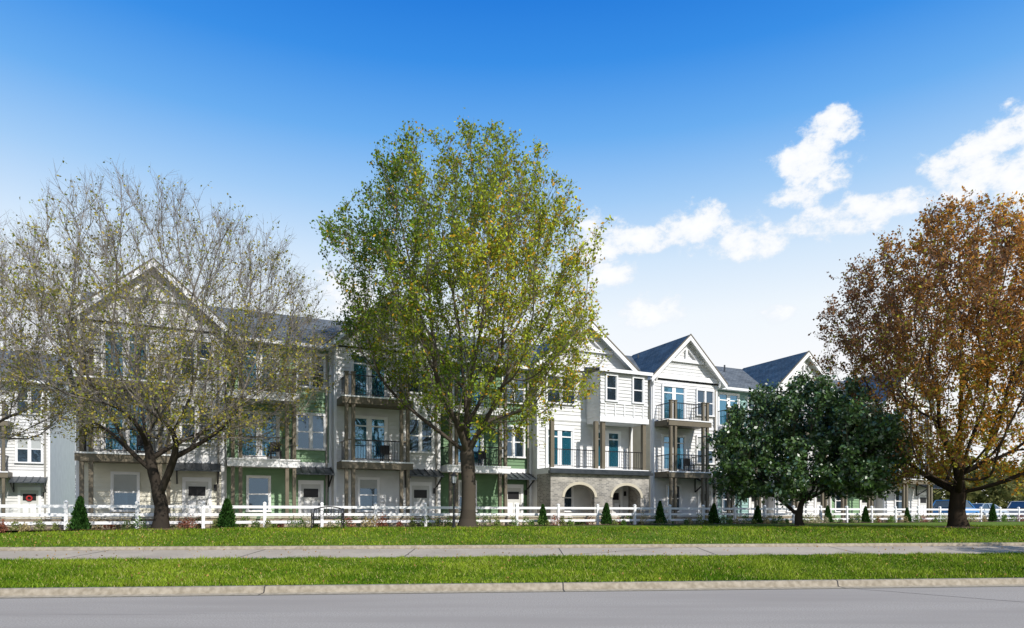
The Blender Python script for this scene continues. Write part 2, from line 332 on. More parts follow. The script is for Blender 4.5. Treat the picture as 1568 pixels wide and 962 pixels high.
block('townhouse_row',0,0,[(33.1,38.3,'white',True),(38.3,43.3,'teal',False,dict(bm='trim')),(43.3,48.9,'white',True),(48.9,54.5,'sage',False,dict(bm='trim')),(54.5,60.3,'white',True)],'cream',[(1.4,F3+1.0),(3.0,F2+1.0),(1.4,G0+1.2),(6,F3+1)])
block('townhouse_row',-1.0,17,[(-22,-16.5,'white',True),(-16.5,-11,'bluegray',False),(-11,-5.5,'white',True),(-5.5,0,'white',False,dict(wreath=True))],'white')
# ------------------------------------------------------------------ terrain
qs=[(-60,-.004),(14.7,-.004),(14.72,.13),(15.5,.15),(17.8,.22),(20.7,.316),(23.4,.456),(24.4,.60),(26,.82),(27.5,.95),(29,.985),(32,1.0),(60,1.0),(200,1.0),(2500,1.0)]
def hz(q): return float(np.interp(q,[a for a,_ in qs],[c for _,c in qs]))
def hzv(q): return np.interp(q,[a for a,_ in qs],[c for _,c in qs])
SL=.1
def strip(name,rows,mat,x0=-1500,x1=1500,n=121,parent=None):
    xs=np.sign(np.linspace(-1,1,n))*np.abs(np.linspace(-1,1,n))**2.2; xs=np.where(xs<0,-xs*x0,xs*x1)
    V=[];Fc=[]
    for q,z in rows:
        for x in xs: V.append((x,q+SL*x*(1 if abs(x)<300 else 300/abs(x)),z))
    R=len(rows)
    for i in range(R-1):
        for j in range(n-1): a=i*n+j; Fc.append((a,a+1,a+n+1,a+n))
    return npmesh(name,V,Fc,mat,parent)
grassM=noise_mat('grass_ground',(.055,.11,.010),(.12,.19,.02),scale=9,rough=1,bump=.8,bscale=60,bdist=.01,c3=(.13,.18,.025),scale2=.5,spec=.1)
strip('ground',qs,grassM)
roadM=noise_mat('asphalt_road',(.27,.24,.21),(.43,.385,.335),scale=38,rough=.95,detail=10,bump=.3,bscale=90,bdist=.002,c3=(.31,.275,.24),scale2=.5,stretch=(.35,2.2,1),spec=.12)
concM=noise_mat('concrete_path',(.39,.335,.27),(.47,.41,.335),scale=12,rough=.95,detail=8,c3=(.35,.30,.245),scale2=.5,bump=.2,bscale=80,bdist=.002,spec=.15)
kerbM=noise_mat('kerb_concrete',(.25,.21,.15),(.38,.325,.245),scale=9,rough=.95,detail=9,bump=.3,bscale=60,spec=.15)
darkM=noise_mat('joint_dark',(.03,.028,.025),(.07,.06,.05),scale=20)
strip('asphalt_road',[(-12,.0),(14.2,.0)],roadM,x0=-300,x1=300)
path=empty('concrete_path')
strip('slab',[(20.7,.324),(23.25,.458)],concM,x0=-300,x1=300,parent=path)
def kerb(name,q0,q1,z0,z1,joint):
    e=empty(name)
    strip('kerb_body',[(q0-.35,z0+.004),(q0-.02,z0+.012),(q0,z0+.03),(q0+.03,z1-.02),(q0+.07,z1),(q1,z1),(q1+.005,z1-.1)],kerbM,x0=-300,x1=300,parent=e)
    V=[];Fc=[]
    for k in range(-24,24):
        x=k*joint+1.1
        pr=[(q0-.34,z0+.008),(q0-.03,z0+.016),(q0-.004,z0+.036),(q0+.026,z1-.012),(q0+.07,z1+.004),(q1,z1+.004)]
        for q,z in pr:
            V.append((x-.013,q+SL*x,z)); V.append((x+.013,q+SL*x,z))
        o=len(V)-12
        for i in range(5): Fc.append((o+2*i,o+2*i+1,o+2*i+3,o+2*i+2))
    for k in range(-40,40):
        x0=k*1.5; x1=x0+1.5; o=len(V)
        for x,s in ((x0,0),(x1,0),(x1,1),(x0,1)): V.append((x,q0-.36+.018*s+SL*x,z0+.0095))
        Fc.append((o,o+1,o+2,o+3))
    npmesh('kerb_joints',V,Fc,darkM,e)
kerb('road_kerb',14.55,14.78,0,.145,6.2)
e=empty('path_kerb'); strip('kerb_body',[(23.22,.46),(23.24,.55),(23.27,.565),(23.42,.57),(23.43,.45)],kerbM,x0=-300,x1=300,parent=e)
V=[];Fc=[]
def thin(x0,q0,z0,x1,q1,z1,w):
    d=Vector((x1-x0,q1-q0)); n=Vector((-d.y,d.x)).normalized()*w/2; o=len(V)
    for (x,q,z,s) in ((x0,q0,z0,-1),(x1,q1,z1,-1),(x1,q1,z1,1),(x0,q0,z0,1)): V.append((x+s*n.x,q+s*n.y+SL*x,z))
    Fc.append((o,o+1,o+2,o+3))
for k in range(-12,12):
    x=k*4.85+1.6; thin(x,20.7,.329,x,23.22,.461,.03)
thin(1.6,21.0,.345,5.2,23.1,.456,.03)
npmesh('slab_joints',V,Fc,darkM,path)
V=[];Fc=[]
def crack(pts,w):
    for a,c in zip(pts[:-1],pts[1:]): thin(a[0],a[1],.004,c[0],c[1],.004,w)
def jag(x0,q0,x1,q1,n,j):
    P=[]
    for i in range(n+1):
        t=i/n; P.append((x0+(x1-x0)*t+random.uniform(-j,j),q0+(q1-q0)*t+random.uniform(-j,j)))
    return P
crack(jag(7.5,14.1,11.2,9.6,40,.02),.025)
crack(jag(-14,12.2,-4,11.6,60,.03),.006)
npmesh('road_cracks',V,Fc,darkM)
def rect(name,u0,u1,v0,v1,z,mat,n=60,j=0):
    V=[];Fc=[]
    for i in range(n+1):
        u=u0+(u1-u0)*i/n
        for v in (v0+random.uniform(-j,j),v1): x,y=W(u,v); V.append((x,y,max(z,hz(y-SL*x)+.012)))
    for i in range(n): Fc.append((2*i,2*i+2,2*i+3,2*i+1))
    return npmesh(name,V,Fc,mat)
mulchM=noise_mat('mulch',(.06,.032,.018),(.16,.095,.055),scale=14,rough=.95,bump=1,bscale=60,bdist=.01)
rect('mulch_bed',-5,80,-3.9,-1.9,1.006,mulchM,n=400,j=.12)
rect('front_walkway',-8,90,-1.9,6,1.010,concM)
rect('parking_lot',61,74,-1.9,30,1.016,roadM)
# ------------------------------------------------------------------ low stone wall + fence
ex,ey=W(0,0)
e=empty('stone_wall',(ex,ey,0),TH); b=B()
u=-4
while u<62:
    L=random.uniform(2.6,3.4)
    b.box('stone',u,u+L,-2.15,-1.85,.9,1.42+random.uniform(-.02,.02)); b.box('beige',u-.02,u+L+.0,-2.2,-1.8,1.445,1.5)
    u+=L+(1.5 if random.random()<.35 else .03)
b.done(e,{'stone':'stones','beige':'cap'})
e=empty('white_rail_fence',(ex,ey,0),TH); b=B()
FV=-3.0; u=-7.1
while u<84:
    b.box('trim',u-.065,u+.065,FV-.065,FV+.065,.9,2.08); b.hexa('trim',[(u-.085,FV-.085,2.08),(u+.085,FV-.085,2.08),(u+.085,FV+.085,2.08),(u-.085,FV+.085,2.08),(u-.02,FV-.02,2.15),(u+.02,FV-.02,2.15),(u+.02,FV+.02,2.15),(u-.02,FV+.02,2.15)])
    for z in (1.2,1.53,1.86): b.box('trim',u+.065,u+2.385,FV-.022,FV+.022,z,z+.12)
    u+=2.45
b.done(e,{'trim':'rails_and_posts'})
# ------------------------------------------------------------------ vegetation
def tubes(A,Bp,rA,rB,tA,tB,k):
    n=len(A)
    def ring(P,r,t):
        ref=np.tile(np.array([.31,.95,.05]),(n,1)); bad=np.abs((t*ref).sum(1))>.9; ref[bad]=[.95,-.3,.05]
        a=np.cross(t,ref); a/=np.linalg.norm(a,axis=1,keepdims=True)+1e-9; c=np.cross(t,a)
        ang=np.arange(k)*2*np.pi/k
        return P[:,None,:]+r[:,None,None]*(np.cos(ang)[None,:,None]*a[:,None,:]+np.sin(ang)[None,:,None]*c[:,None,:])
    R=np.concatenate([ring(A,rA,tA),ring(Bp,rB,tB)],axis=1).reshape(-1,3)
    i=np.arange(k); j=(i+1)%k
    f=np.stack([i,j,j+k,i+k],1); Fc=(np.arange(n)*2*k)[:,None,None]+f[None]
    return R,Fc.reshape(-1,4)
def unitv(a): return a/(np.linalg.norm(a,axis=-1,keepdims=True)+1e-9)
def leaves(P,size,col,aspect=.62,droop=.0):
    n=len(P); a=unitv(rng.normal(size=(n,3))+np.array([0,0,-droop])); c=unitv(np.cross(a,rng.normal(size=(n,3))))
    nn=np.cross(a,c)
    s=(size*rng.uniform(.65,1.3,n))[:,None]
    V=np.stack([P,P+a*s*.55+c*s*aspect*.5+nn*s*.08,P+a*s,P+a*s*.55-c*s*aspect*.5+nn*s*.08],1).reshape(-1,3)
    return V,np.arange(n*4).reshape(-1,4),np.repeat(col,4,0)
barkM=leaf_mat('bark',0.0); leafM=leaf_mat('leaves',.36); glossM=leaf_mat('glossy_leaves',.12,.09); bladeM=leaf_mat('grass_blades',0)
def lown(P,s,seed):
    r=np.random.default_rng(seed); o=np.zeros(len(P))
    for k in range(5):
        d=unitv(r.normal(size=3))*s*(1+.6*k); o+=np.sin(P@d+r.uniform(0,6.3))/(1+.35*k)
    return o/2.2
def tree(name,X,Y,table,fork,N,R0,rt,leafn,lsize,colf,seed,twigs=5,twl=.6,barkc=((.10,.085,.07),(.30,.27,.23)),lm=None,lean=(0,0),zs=.7,outer=.45,leader=.5,leafsel=None,droop=.3,sub=2,down=2.5,aspect=.62,clump=0):
    global rng
    rng=np.random.default_rng(seed)
    z0=hz(Y-SL*X)-.05
    tz=np.array([t[0] for t in table]); rl=np.array([t[1] for t in table]); rr=np.array([t[2] for t in table])
    o=np.argsort(tz); tz=tz[o]; rl=rl[o]; rr=rr[o]
    zt=tz[-1]; zb=tz[0]
    M_=N*5; z=rng.uniform(zb,zt,M_); th=rng.uniform(0,2*np.pi,M_)
    cR=np.interp(z,tz,rl),np.interp(z,tz,rr); c=np.cos(th)
    R=(cR[0]+cR[1])/2+(cR[1]-cR[0])/2*c
    dirs=np.stack([np.cos(th),np.sin(th),(z-(zb+zt)/2)/(zt-zb)*2],1)
    R=R*(1+.17*lown(dirs,3.2,seed+1)+.10*lown(dirs,8,seed+2))
    keep=rng.uniform(0,1,M_)<(R/R.max())**2; z=z[keep][:N]; th=th[keep][:N]; R=R[keep][:N]
    rad=R*rng.uniform(0,1,len(z))**outer
    P=np.stack([rad*np.cos(th),rad*np.sin(th),z-z0],1)
    hole=lown(P,1.1,seed+5); P=P[hole>-.85]
    top=zt-z0
    pos=[];par=[]
    nt=max(4,int((fork-z0)/.4)); L=fork-z0
    for i in range(nt+1):
        t=i/nt; pos.append((lean[0]*t*t+.06*math.sin(5*t+seed),lean[1]*t*t+.05*math.sin(4*t),L*t)); par.append(i-1)
    hl=int(leader*(top-L)/.5)
    for i in range(hl):
        l=pos[-1]; pos.append((l[0]*.985+random.uniform(-.09,.09),l[1]*.98+random.uniform(-.09,.09),l[2]+.5)); par.append(len(pos)-2)
    n=len(pos); cap=n+len(P)*8+10
    PO=np.zeros((cap,3)); PO[:n]=pos; PA=np.full(cap,-1,int); PA[:n]=par; PL=np.zeros(cap); DI=np.zeros((cap,3)); DI[:,2]=1
    for i in range(1,n): PL[i]=PL[i-1]+np.linalg.norm(PO[i]-PO[i-1]); DI[i]=unitv(PO[i]-PO[i-1])
    f0=np.array([lean[0],lean[1],L])
    order=np.argsort(np.linalg.norm((P-f0)*np.array([1,1,.8]),axis=1)); startable=max(1,nt-2)
    for p in P[order]:
        dv=p-PO[:n]; d=np.sqrt(dv[:,0]**2+dv[:,1]**2+(zs*dv[:,2])**2)+1e-6; dl=np.linalg.norm(dv,axis=1)+1e-6
        cs=(dv*DI[:n]).sum(1)/dl
        cost=d*(1+.7*(1-cs))+.22*PL[:n]+down*np.maximum(0,-(dv[:,2])-.15*dl)*.5
        cost[:startable]=1e9
        j=int(np.argmin(cost)); dd=dl[j]
        m=max(1,int(dd/.55)); prev=j; q0=PO[j].copy()
        for k in range(1,m+1):
            if n>=cap-1: break
            t=k/m; q=q0+(p-q0)*t
            if k<m: q=q+np.array([0,0,-.06*dd*math.sin(math.pi*t)])+rng.normal(size=3)*.05*dd**.5
            PO[n]=q; PA[n]=prev; DI[n]=unitv(q-PO[prev]); PL[n]=PL[prev]+np.linalg.norm(q-PO[prev]); prev=n; n+=1
    PO=PO[:n]; PA=PA[:n]
    ch=np.zeros(n); np.add.at(ch,PA[1:],1)
    tips=np.where(ch==0,1.0,0.0)
    for i in range(n-1,0,-1): tips[PA[i]]+=tips[i]
    ex=math.log(R0/rt)/math.log(tips[0]); rad=rt*tips**ex
    mainc=np.full(n,-1); best=np.zeros(n)
    for i in range(1,n):
        if tips[i]>best[PA[i]]: best[PA[i]]=tips[i]; mainc[PA[i]]=i
    for it in range(3):
        ok=(mainc>=0)&(PA>=0); ok[:3]=False
        Q=PO.copy(); Q[ok]=.5*PO[ok]+.25*PO[PA[ok]]+.25*PO[mainc[ok]]; PO=Q
    T=np.zeros((n,3)); T[1:]=unitv(PO[1:]-PO[PA[1:]]); T[0]=[0,0,1]
    flare=1+.55*np.exp(-PO[:,2]/.35)*(np.arange(n)<=nt)
    rad=rad*flare
    idx=np.arange(1,n); pa=PA[idx]
    ismain=mainc[pa]==idx
    rA=np.where(ismain,rad[pa],np.minimum(rad[pa],rad[idx]*1.15)); tA=np.where(ismain[:,None],T[pa],T[idx])
    VV=[];FF=[];CC=[];off=0
    def addt(A,Bq,a,b_,ta,tb,k,col):
        nonlocal off
        if len(A)==0: return
        v,f=tubes(A,Bq,a,b_,ta,tb,k); VV.append(v); FF.append(f+off); off+=len(v); CC.append(np.repeat(col,2*k,0))
    bc=np.array(barkc)
    def bcol(r,nn):
        t=np.clip(1-(r-.012)/.05,0,1)[:,None]; sp=np.where(r<.06,1.0,.35); return (bc[0]*(1-t)+bc[1]*t)*(1+sp*rng.uniform(-.4,.3,nn))[:,None]
    for lo,hi,k in ((.06,9,10),(.02,.06,5),(0,.02,3)):
        s=(rad[idx]>=lo)&(rad[idx]<hi); ii=idx[s]
        addt(PO[PA[ii]],PO[ii],rA[s],rad[ii],tA[s],T[ii],k,bcol(rad[ii],len(ii)))
    small=np.where((rad<.03)&(np.arange(n)>nt+hl))[0]
    src=np.repeat(small,twigs); m=len(src)
    O=PO[src]-T[src]*rng.uniform(0,.4,m)[:,None]
    outw=unitv(PO[src]-np.array([lean[0],lean[1],top*.35]))
    D=unitv(T[src]*.6+outw*.5+rng.normal(size=(m,3))*.55+np.array([0,0,.3]))
    Ln=twl*rng.uniform(.5,1.3,m); mid=O+D*Ln[:,None]*.5; D2=unitv(D+np.array([0,0,.25])+rng.normal(size=(m,3))*.2); end=mid+D2*Ln[:,None]*.5
    r0=np.full(m,rt*.8)
    addt(O,mid,r0,r0*.7,D,D,3,bcol(r0,m)); addt(mid,end,r0*.7,r0*.3,D2,D2,3,bcol(r0,m))
    LP=[mid,end,mid+D2*Ln[:,None]*.25]
    for s in range(sub):
        o2=O+(end-O)*rng.uniform(.3,.9,m)[:,None]; d3=unitv(D2+rng.normal(size=(m,3))*.6); e2=o2+d3*(Ln*.5)[:,None]
        addt(o2,e2,r0*.6,r0*.25,d3,d3,3,bcol(r0,m)); LP.append(e2); LP.append((o2+e2)/2)
    root=empty(name,(X,Y,z0))
    npmesh('trunk_and_branches',np.concatenate(VV),np.concatenate(FF),barkM,root,np.concatenate(CC))
    LP=np.concatenate(LP)
    if leafsel is not None: LP=LP[leafsel(LP,top)]
    if clump:
        cl=lown(LP,2.2,seed+8); LP=LP[rng.uniform(size=len(LP))<np.clip(1-clump*.5+clump*cl,.08,1)]
    s=rng.integers(0,len(LP),leafn); P=LP[s]+rng.normal(size=(leafn,3))*.09
    col=colf(P,top)
    v,f,c=leaves(P,lsize,np.clip(col,0,1),aspect,droop)
    npmesh('leaves',v,f,lm or leafM,root,c)
    return root
def c_green(P,top):
    n=len(P); t=np.clip(.54+P[:,0]/11+.30*lown(P,.8,4)+rng.normal(size=n)*.18,0,1)
    g=np.array((.12,.21,.028)); y=np.array((.46,.50,.045)); o=np.array((.66,.38,.04))
    c=g+(y-g)*t[:,None]; k=(rng.uniform(size=n)<.05+.14*(t>.7)); c[k]=o
    return c*rng.uniform(.45,1.35,n)[:,None]
def c_bare(P,top):
    n=len(P); t=rng.uniform(size=n)[:,None]
    return (np.array((.24,.30,.045))*(1-t)+np.array((.50,.38,.08))*t)*rng.uniform(.4,1.3,n)[:,None]
def c_rust(P,top):
    n=len(P); t=np.clip(.50+P[:,0]/9+.32*lown(P,.8,9)-.1*(P[:,2]/top-.5)+rng.normal(size=n)*.18,0,1)[:,None]
    a=np.array((.27,.14,.075)); b_=np.array((.88,.40,.03)); c=a+(b_-a)*t
    k=(rng.uniform(size=n)<.10+.5*np.clip(1-P[:,2]/top*1.5,0,1)); c[k]=(.40,.37,.05)
    return np.clip(c*rng.uniform(.45,1.3,n)[:,None],0,.9)
def c_dark(P,top):
    n=len(P); t=np.clip(.35+.3*lown(P,1.5,9)+rng.normal(size=n)*.25,0,1)[:,None]
    return (np.array((.03,.07,.02))*(1-t)+np.array((.11,.20,.045))*t)*rng.uniform(.5,1.5,n)[:,None]
t1=[(14.7,2.4,.6),(13.7,3.0,2.2),(12.6,4,4.5),(11.4,5.0,5.9),(10.1,6,6.4),(8.4,6.5,6.7),(6.5,6.2,6.0),(4.6,3.8,4.2)]
def sel_low(P,top):
    return (rng.uniform(size=len(P))< np.clip(1.2-1.3*P[:,2]/top,.10,1)*np.clip(.6+.6*lown(P,1.0,3),.08,1))
bk=((.045,.037,.03),(.28,.25,.22))
tree('bare_tree',px(248,27.3),27.3,t1,3.3,1600,.25,.009,25000,.105,c_bare,11,twigs=6,twl=.72,leafsel=sel_low,leader=.12,lean=(-.4,0),barkc=bk)
tree('bare_tree',px(-75,28.5),28.5,[(z,a*.95,c*.95) for z,a,c in t1],3.8,900,.25,.009,8000,.105,c_bare,23,twigs=6,twl=.72,leafsel=sel_low,leader=.12,barkc=bk)
tree('maple_tree',px(716,31),31,[(18.4,1.0,.9),(17.8,2.9,2.4),(17.0,4.0,3.7),(15.4,5.4,4.7),(12.9,6.3,5.7),(11.4,6.3,6.7),(8.65,5.5,6.5),(6.4,3.2,5.4),(5.0,1.6,3.6)],5.2,1700,.33,.009,70000,.135,c_green,31,twigs=4,twl=.62,leader=.4,barkc=((.075,.062,.048),(.20,.18,.14)),clump=.65)
tree('oak_tree',px(1468,31),31,[(15.4,1.0,2.0),(14.5,3.0,3.4),(12.7,4.7,5.0),(10.8,5.2,6.0),(8.3,5.5,6.4),(6,4.9,6),(4.2,3.7,5),(2.9,2.4,3.4)],3.4,1700,.33,.009,80000,.14,c_rust,47,twigs=4,twl=.6,leader=.6,barkc=((.04,.03,.022),(.14,.10,.08)),clump=.5)
tree('evergreen_tree',px(1225,33),33,[(7.8,1.3,1.9),(7.1,2.5,3.0),(6.0,3.7,4.0),(4.4,4.3,4.4),(3.1,4.1,4.2),(2.4,2.9,3.4)],2.1,800,.16,.01,46000,.19,c_dark,53,twigs=5,twl=.45,leader=.3,lm=glossM,outer=.38,barkc=((.05,.042,.034),(.08,.07,.05)),sub=1,down=.5,clump=.6)
tree('young_tree',22.3,17.0,[(7.3,.8,.8),(6.4,2.2,2.2),(5.3,2.6,2.6),(4.5,1.5,1.5)],4.0,160,.10,.008,7000,.14,c_green,61,twigs=4,twl=.5,leader=.5,sub=1)
# arborvitae (conical)
rng=np.random.default_rng(5)
def cone_shrub():
    n=2200; t=rng.uniform(0,1,n)**1.2; th=rng.uniform(0,6.283,n); r=.29*(1-t)**.7*rng.uniform(.6,1.12,n)*(1+.15*np.sin(3*th+5*t)+.12*np.sin(7*th+19*t))
    P=np.stack([r*np.cos(th),r*np.sin(th),.05+1.2*t],1)
    a=unitv(np.stack([np.cos(th)*.5,np.sin(th)*.5,np.full(n,1.0)],1)+rng.normal(size=(n,3))*.25); c=unitv(np.cross(a,rng.normal(size=(n,3)))); s=.13
    V=np.stack([P,P+a*s*.5+c*.03,P+a*s,P+a*s*.5-c*.03],1).reshape(-1,3)
    col=np.array((.04,.10,.022))*rng.uniform(.3,1.9,n)[:,None]
    return V,np.arange(n*4).reshape(-1,4),np.repeat(col,4,0)
cv,cf,cc=cone_shrub(); cmesh=None
def fenceU(x,v=-3.0):
    s=(x-784)/F; ox,oy=W(0,v); return (s*oy-ox)/(cu-su*s)
for x,sca in ((122,1.0),(347,1.08),(832,.75),(928,.95),(1011,.9),(1092,1.0),(1160,.95),(1268,.8),(1325,.9),(1390,.85),(1520,.9)):
    wx,wy=W(fenceU(x,-3.55),-3.55)
    if cmesh is None: o=npmesh('arborvitae_shrub',cv,cf,leafM,None,cc); cmesh=o.data
    else: o=link(bpy.data.objects.new('arborvitae_shrub',cmesh))
    o.location=(wx,wy,hz(wy-SL*wx)); o.scale=(sca*random.uniform(.8,1.05),sca*.95,sca*random.uniform(.85,1.12)); o.rotation_euler=(random.uniform(-.04,.04),random.uniform(-.04,.04),random.uniform(0,6))
VV=[];FF=[];CC=[];off=0
pal=[(.12,.22,.05),(.17,.27,.06),(.24,.28,.09),(.45,.37,.19),(.32,.13,.08),(.14,.20,.07),(.50,.47,.32)]
u=-6
while u<80:
    v=random.choice([-3.5,-3.45,-2.6,-2.45,-3.7])+random.uniform(-.1,.1); h=random.uniform(.22,.62); w=h*random.uniform(.8,1.2); base=np.array(random.choice(pal))
    n=random.randint(150,260); d=unitv(rng.normal(size=(n,3))); d[:,2]=np.abs(d[:,2]); rr_=rng.uniform(.4,1,n)**.5
    wx,wy=W(u,v); P=d*rr_[:,None]*np.array([w*.5,w*.5,h])*(1+.3*rng.normal(size=(n,1))*.5)+np.array([wx,wy,hz(wy-SL*wx)+.02])
    vv,ff,c_=leaves(P,.085,base*rng.uniform(.5,1.5,n)[:,None],.5,-.4); VV.append(vv);FF.append(ff+off);CC.append(c_);off+=len(vv)
    u+=random.uniform(.25,.6)
npmesh('flower_bed_shrubs',np.concatenate(VV),np.concatenate(FF),leafM,None,np.concatenate(CC))
# mulch rings under the trees
V=[];Fc=[]
for tx,ty,r in ((px(248,27.3),27.3,.9),(px(716,31),31,.7),(px(1225,33),33,1.1),(px(1468,31),31,1.2)):
    o=len(V); V.append((tx,ty,hz(ty-SL*tx)+.10))
    for i in range(28):
        a=i*math.pi/14; rr_=r*random.uniform(.85,1.15); x=tx+rr_*math.cos(a); y=ty+rr_*math.sin(a); V.append((x,y,hz(y-SL*x)+.03))
    for i in range(28): Fc.append((o,o+1+i,o+1+(i+1)%28))
npmesh('tree_mulch',V,Fc,mulchM)
# grass blades
def blades(n,q0,q1,hmin,hmax,wd):
    Y0=rng.uniform(q0,q1,n); X=rng.uniform(-1,1,n)*(Y0*.86+2); q=Y0; Y=q+SL*X
    XY=np.stack([X,Y,X*0],1); c5=lown(XY,5.5,9); c1=lown(XY,1.1,8); c3=lown(XY,13,5)
    z=hzv(q); s=np.clip(1+.3*lown(XY,1.4,3)+.4*c5+.4*c3,.3,2.1)
    h=rng.uniform(hmin,hmax,n)*s; th=rng.uniform(0,6.283,n); dx=np.cos(th)*wd; dy=np.sin(th)*wd; lx=rng.normal(size=n)*h*.5; ly=rng.normal(size=n)*h*.5
    V=np.stack([np.stack([X-dx,Y-dy,z],1),np.stack([X+dx,Y+dy,z],1),np.stack([X+lx,Y+ly,z+h],1)],1).reshape(-1,3)
    t=np.clip(.42+.34*c1+.25*c5+.2*c3+rng.normal(size=n)*.22,0,1)[:,None]
    c=(np.array((.065,.145,.008))*(1-t)+np.array((.26,.34,.03))*t)*rng.uniform(.45,1.35,n)[:,None]
    k=rng.uniform(size=n)<.05; c[k]=(.46,.40,.16)
    return V,c
V1,c1=blades(200000,14.74,20.78,.03,.085,.010); V2,c2=blades(120000,23.4,31,.03,.09,.013)
VV=np.concatenate([V1,V2]); CC=np.repeat(np.concatenate([c1,c2]),3,0)
rel=VV.reshape(-1,3,3)[:,0,:2]-np.array([OX,OY]); vv_=-su*rel[:,0]+cu*rel[:,1]; k=vv_<-3.85
VV=VV.reshape(-1,3,3)[k].reshape(-1,3); CC=CC.reshape(-1,3,3)[k].reshape(-1,3)
npmesh('grass',VV,np.arange(len(VV)).reshape(-1,3),bladeM,None,CC)
n=2600; X=rng.uniform(-22,26,n); q=np.where(rng.uniform(size=n)<.65,rng.uniform(23.6,28.5,n),rng.uniform(14.9,23,n)); k=(np.abs(X-18)<9)|(np.abs(X+14)<7)|(np.abs(X+1)<7)|(rng.uniform(size=n)<.15); X=X[k];q=q[k];n=len(X)
P=np.stack([X,q+SL*X,hzv(q)+.05],1); v,f,c=leaves(P,.06,np.array((.40,.24,.08))*rng.uniform(.5,1.5,n)[:,None],.7,0); npmesh('fallen_leaves',v,f,leafM,None,c)
def treeline(name,pts,col):
    VV=[];FF=[];CC=[];off=0
    for (x,y,r,h) in pts:
        n=1500; d=unitv(rng.normal(size=(n,3))); P=d*rng.uniform(.5,1,n)[:,None]**.4*np.array([r,r,h*.5])*(1+.15*lown(d,4,int(abs(x))+3))[:,None]+np.array([x,y,1+h*.5])
        cl=np.array(col)*(1+.35*random.uniform(-1,1)); vv,ff,c_=leaves(P,.7,cl*rng.uniform(.5,1.5,n)[:,None],.7,0); VV.append(vv);FF.append(ff+off);CC.append(c_);off+=len(vv)
    npmesh(name,np.concatenate(VV),np.concatenate(FF),leafM,None,np.concatenate(CC))
treeline('distant_trees',[(-75+random.uniform(-3,3)+i*9,110+random.uniform(-6,6),6,random.uniform(8,12)) for i in range(-4,5)]+[(52+i*6.5,84+i*4+random.uniform(-4,4),5,random.uniform(6,9)) for i in range(0,14)],(.15,.15,.055))
# ------------------------------------------------------------------ lamp post
lx,ly=px(695,29.2),29.2; e=empty('street_lamp',(lx,ly,hz(ly-SL*lx))); b=B()
b.cyl('black',(0,0),.11,.09,0,.12,14); b.cyl('black',(0,0),.075,.055,.12,.4,14); b.cyl('black',(0,0),.04,.032,.4,1.85,12); b.cyl('black',(0,0),.055,.055,1.82,1.87,12)
b.bar('black',(-.17,0,1.66),(.17,0,1.66),.025)
b.cyl('black',(0,0),.05,.10,1.87,1.95,12)
M['lampglass']=glass_mat('lamp_glass',(.35,.38,.38),(.7,.8,.9),.3)
b.cyl('lampglass',(0,0),.085,.125,1.95,2.25,6)
for i in range(6):
    t=math.pi/3*i; b.bar('black',(.088*math.cos(t),.088*math.sin(t),1.95),(.128*math.cos(t),.128*math.sin(t),2.25),.018)
b.cyl('black',(0,0),.17,.05,2.25,2.38,12); b.cyl('black',(0,0),.03,.008,2.38,2.48,8)
b.done(e,{'black':'post','lampglass':'lantern_glass'})
# ------------------------------------------------------------------ bench
bx,by=px(502,28.6),28.6; e=empty('park_bench',(bx,by,hz(by-SL*bx)),math.radians(6)); b=B()
def curve(pts,w=.03):
    for p,q in zip(pts[:-1],pts[1:]): b.bar('black',p,q,w)
for s in (-.62,.62):
    curve([(s,-.27,0),(s*.98,-.22,.2),(s*.98,-.25,.42)],.045); curve([(s,.30,0),(s,.2,.22),(s,.2,.43),(s,.27,.7),(s*.93,.31,.88)],.045)
    curve([(s,-.25,.42),(s,-.27,.62),(s,-.2,.66),(s,.25,.67)],.04); curve([(s,-.25,.43),(s,.2,.43)],.04)
    for k in range(8):
        a=k*math.pi/4; a2=a+math.pi/4; b.bar('black',(s,-.03+.09*math.cos(a),.55+.08*math.sin(a)),(s,-.03+.09*math.cos(a2),.55+.08*math.sin(a2)),.018)
for k in range(9): y=-.25+k*.056; b.box('black',-.62,.62,y-.019,y+.019,.425,.445)
top=[(-.62+1.24*i/12,.31,.82+.12*math.sin(math.pi*i/12)) for i in range(13)]
curve(top,.045); curve([(-.62,.21,.5),(.62,.21,.5)],.035)
for i in range(1,12):
    x=-.62+1.24*i/12
    if i%3: b.bar('black',(x,.21,.5),(x,.30,.82+.12*math.sin(math.pi*i/12)),.016)
for cx_ in (-.31,0,.31):
    for k in range(12):
        a=k*math.pi/6; a2=a+math.pi/6
        b.bar('black',(cx_+.10*math.cos(a),.25,.68+.11*math.sin(a)),(cx_+.10*math.cos(a2),.25,.68+.11*math.sin(a2)),.02)
b.done(e,{'black':'frame_seat_and_back'})
